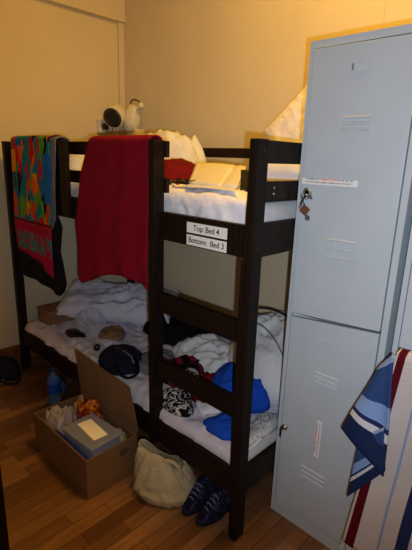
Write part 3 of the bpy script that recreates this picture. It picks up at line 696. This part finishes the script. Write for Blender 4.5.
# cream tote bag
tt = thing('tote_bag', 'cream fabric tote bag slumped on the floor under the bed beside the box', 'bag', (0, 0, 0))
def tote(u, v):
    a = u*2*math.pi; hgt = [(0, 0), (.25, .045), (.6, .12), (.85, .175), (1, .19)]
    c = Vector((-.390, -.025, 0))+Vector((-.03, -.005, 0))*v
    rx = pl([(0, .13), (.2, .15), (.6, .13), (1, .105)], v); ry = pl([(0, .085), (.2, .10), (.6, .07), (1, .030)], v)
    d = Vector((math.cos(a)*rx, math.sin(a)*ry, 0)); q = Matrix.Rotation(R(30), 3, 'Z') @ d
    z = pl(hgt, v)*(1+.18*math.cos(a-math.pi)*v+.10*math.sin(3*a)*v)
    k = 1+.12*(fold(math.cos(a)*.3+2, math.sin(a)*.3+z*1.2, 5, 7)-.5)*2
    return (c.x+q.x*k, c.y+q.y*k, max(.003, z*(1+.0*k)+.003))
sheet_grid('body', tote, 72, 30, 'cream_bag', .003, tt)
heap('base', [(-.52, -.09), (-.48, .01), (-.34, .09), (-.29, .07), (-.32, -.04), (-.41, -.11)], .002, .12, 'cream_bag', 42, 8, .4, parent=tt, p=4)
obj('handle', tube([(-.50, -.07, .15), (-.52, -.08, .19), (-.50, -.08, .205), (-.45, -.06, .185), (-.44, -.05, .14)], .012, 8, flat=.4), 'cream_bag', tt, True)
obj('handle', tube([(-.40, -.05, .15), (-.385, -.05, .19), (-.35, -.035, .20), (-.31, -.02, .18), (-.30, -.01, .13)], .012, 8, flat=.4), 'cream_bag', tt, True)
# patterned shoes / bag
def sneaker(name, label, loc, rz, L=.24):
    t = thing(name, label, 'shoe', loc, R(rz), None)
    bm = bmesh.new(); n = 22; rings = []
    def ring_at(k, r, z0): pass
    outline = []
    for i in range(40):
        a = 2*math.pi*i/40; x = math.cos(a)*L/2; w = .040*(1+.16*math.cos(a-.2)) * (1 if math.cos(a) > 0 else .86)
        y = math.sin(a)*w*(1-.10*math.exp(-((x+.01)/.03)**2)); outline.append((x, y))
    rings = []
    for (s, z) in ((.97, 0), (1.0, .004), (1.0, .018), (.96, .022)): rings.append([bm.verts.new((x*s, y*s, z)) for x, y in outline])
    for a, b in zip(rings, rings[1:]):
        for i in range(40): bm.faces.new((a[i], a[(i+1) % 40], b[(i+1) % 40], b[i]))
    bm.faces.new(rings[0][::-1]); bm.faces.new(rings[-1]); obj('sole', bm, 'navy', t, True)
    bm = bmesh.new(); rings = []
    for k in range(9):
        v = k/8; ring = []
        for x, y in outline:
            h = .085 if x < 0 else lerp(.085, .035, min(1, x/(L*.45))); h = .07 if x < -.05 else h
            s = 1-.05-.30*v**2*(1 if x > 0 else .35)
            ring.append(bm.verts.new((x*(s if x > 0 else 1-.04-.06*v), y*(1-.05-.42*v**1.6), .02+h*v*(1-.25*(1-abs(y)/.04)*0))))
        rings.append(ring)
    for a, b in zip(rings, rings[1:]):
        for i in range(40): bm.faces.new((a[i], a[(i+1) % 40], b[(i+1) % 40], b[i]))
    lastc = rings[-1]
    inner = [bm.verts.new((v.co.x*.86, v.co.y*.75, v.co.z-.012)) for v in lastc]
    for i in range(40): bm.faces.new((lastc[i], lastc[(i+1) % 40], inner[(i+1) % 40], inner[i]))
    bm.faces.new(inner); obj('upper', bm, 'navyprint', t, True)
    for k in range(4):
        x = .015+k*.017; z = .096-k*.012
        obj('lace', tube([(x, -.022, z-.012), (x+.004, 0, z+.002), (x, .022, z-.012)], .003, 6), 'greycloth', t, True)
    return t
sneaker('canvas_shoe', 'navy patterned canvas shoe lying under the bunk rail nearest the corner post', (-.150, .065, .0005), -97)
sneaker('canvas_shoe', 'navy patterned canvas shoe between the cream tote bag and the other shoe', (-.248, .060, .0005), -86)

# ---------------------------------------------------------------- post of another bed at the left edge
ob = thing('second_bunk_bed', 'black wooden bed post at the bottom left edge of the picture', 'bunk bed', (0, 0, 0))
px, py = -.477, -.687
obj('post', box(px-.06, px, py-.06, py, 0, 1.55, .003), 'wood', ob)
for z0, z1 in ((.20, .31), (1.166, 1.283)): obj('side_rail', box(px-1.5, px-.06, py-.045, py-.02, z0, z1, .003), 'wood', ob)
obj('post', box(px-1.56, px-1.5, py-.06, py, 0, 1.55, .003), 'wood', ob)

# ---------------------------------------------------------------- every thing's origin at its own base
bpy.context.view_layer.update()
def meshes(o):
    out = [o] if o.type == 'MESH' else []
    for c in o.children: out += meshes(c)
    return out
for o in [q for q in C.objects if q.parent is None and 'category' in q.keys() and q.name != 'beach_towel']:
    if o.location.length > 1e-6: continue
    pts = [m.matrix_world @ Vector(b) for m in meshes(o) for b in m.bound_box]
    base = Vector(((min(p.x for p in pts)+max(p.x for p in pts))/2, (min(p.y for p in pts)+max(p.y for p in pts))/2, min(p.z for p in pts)))
    if o.type == 'MESH':
        o.data.transform(Matrix.Translation(-base))
    else:
        for c in o.children: c.location -= base
    o.location = base
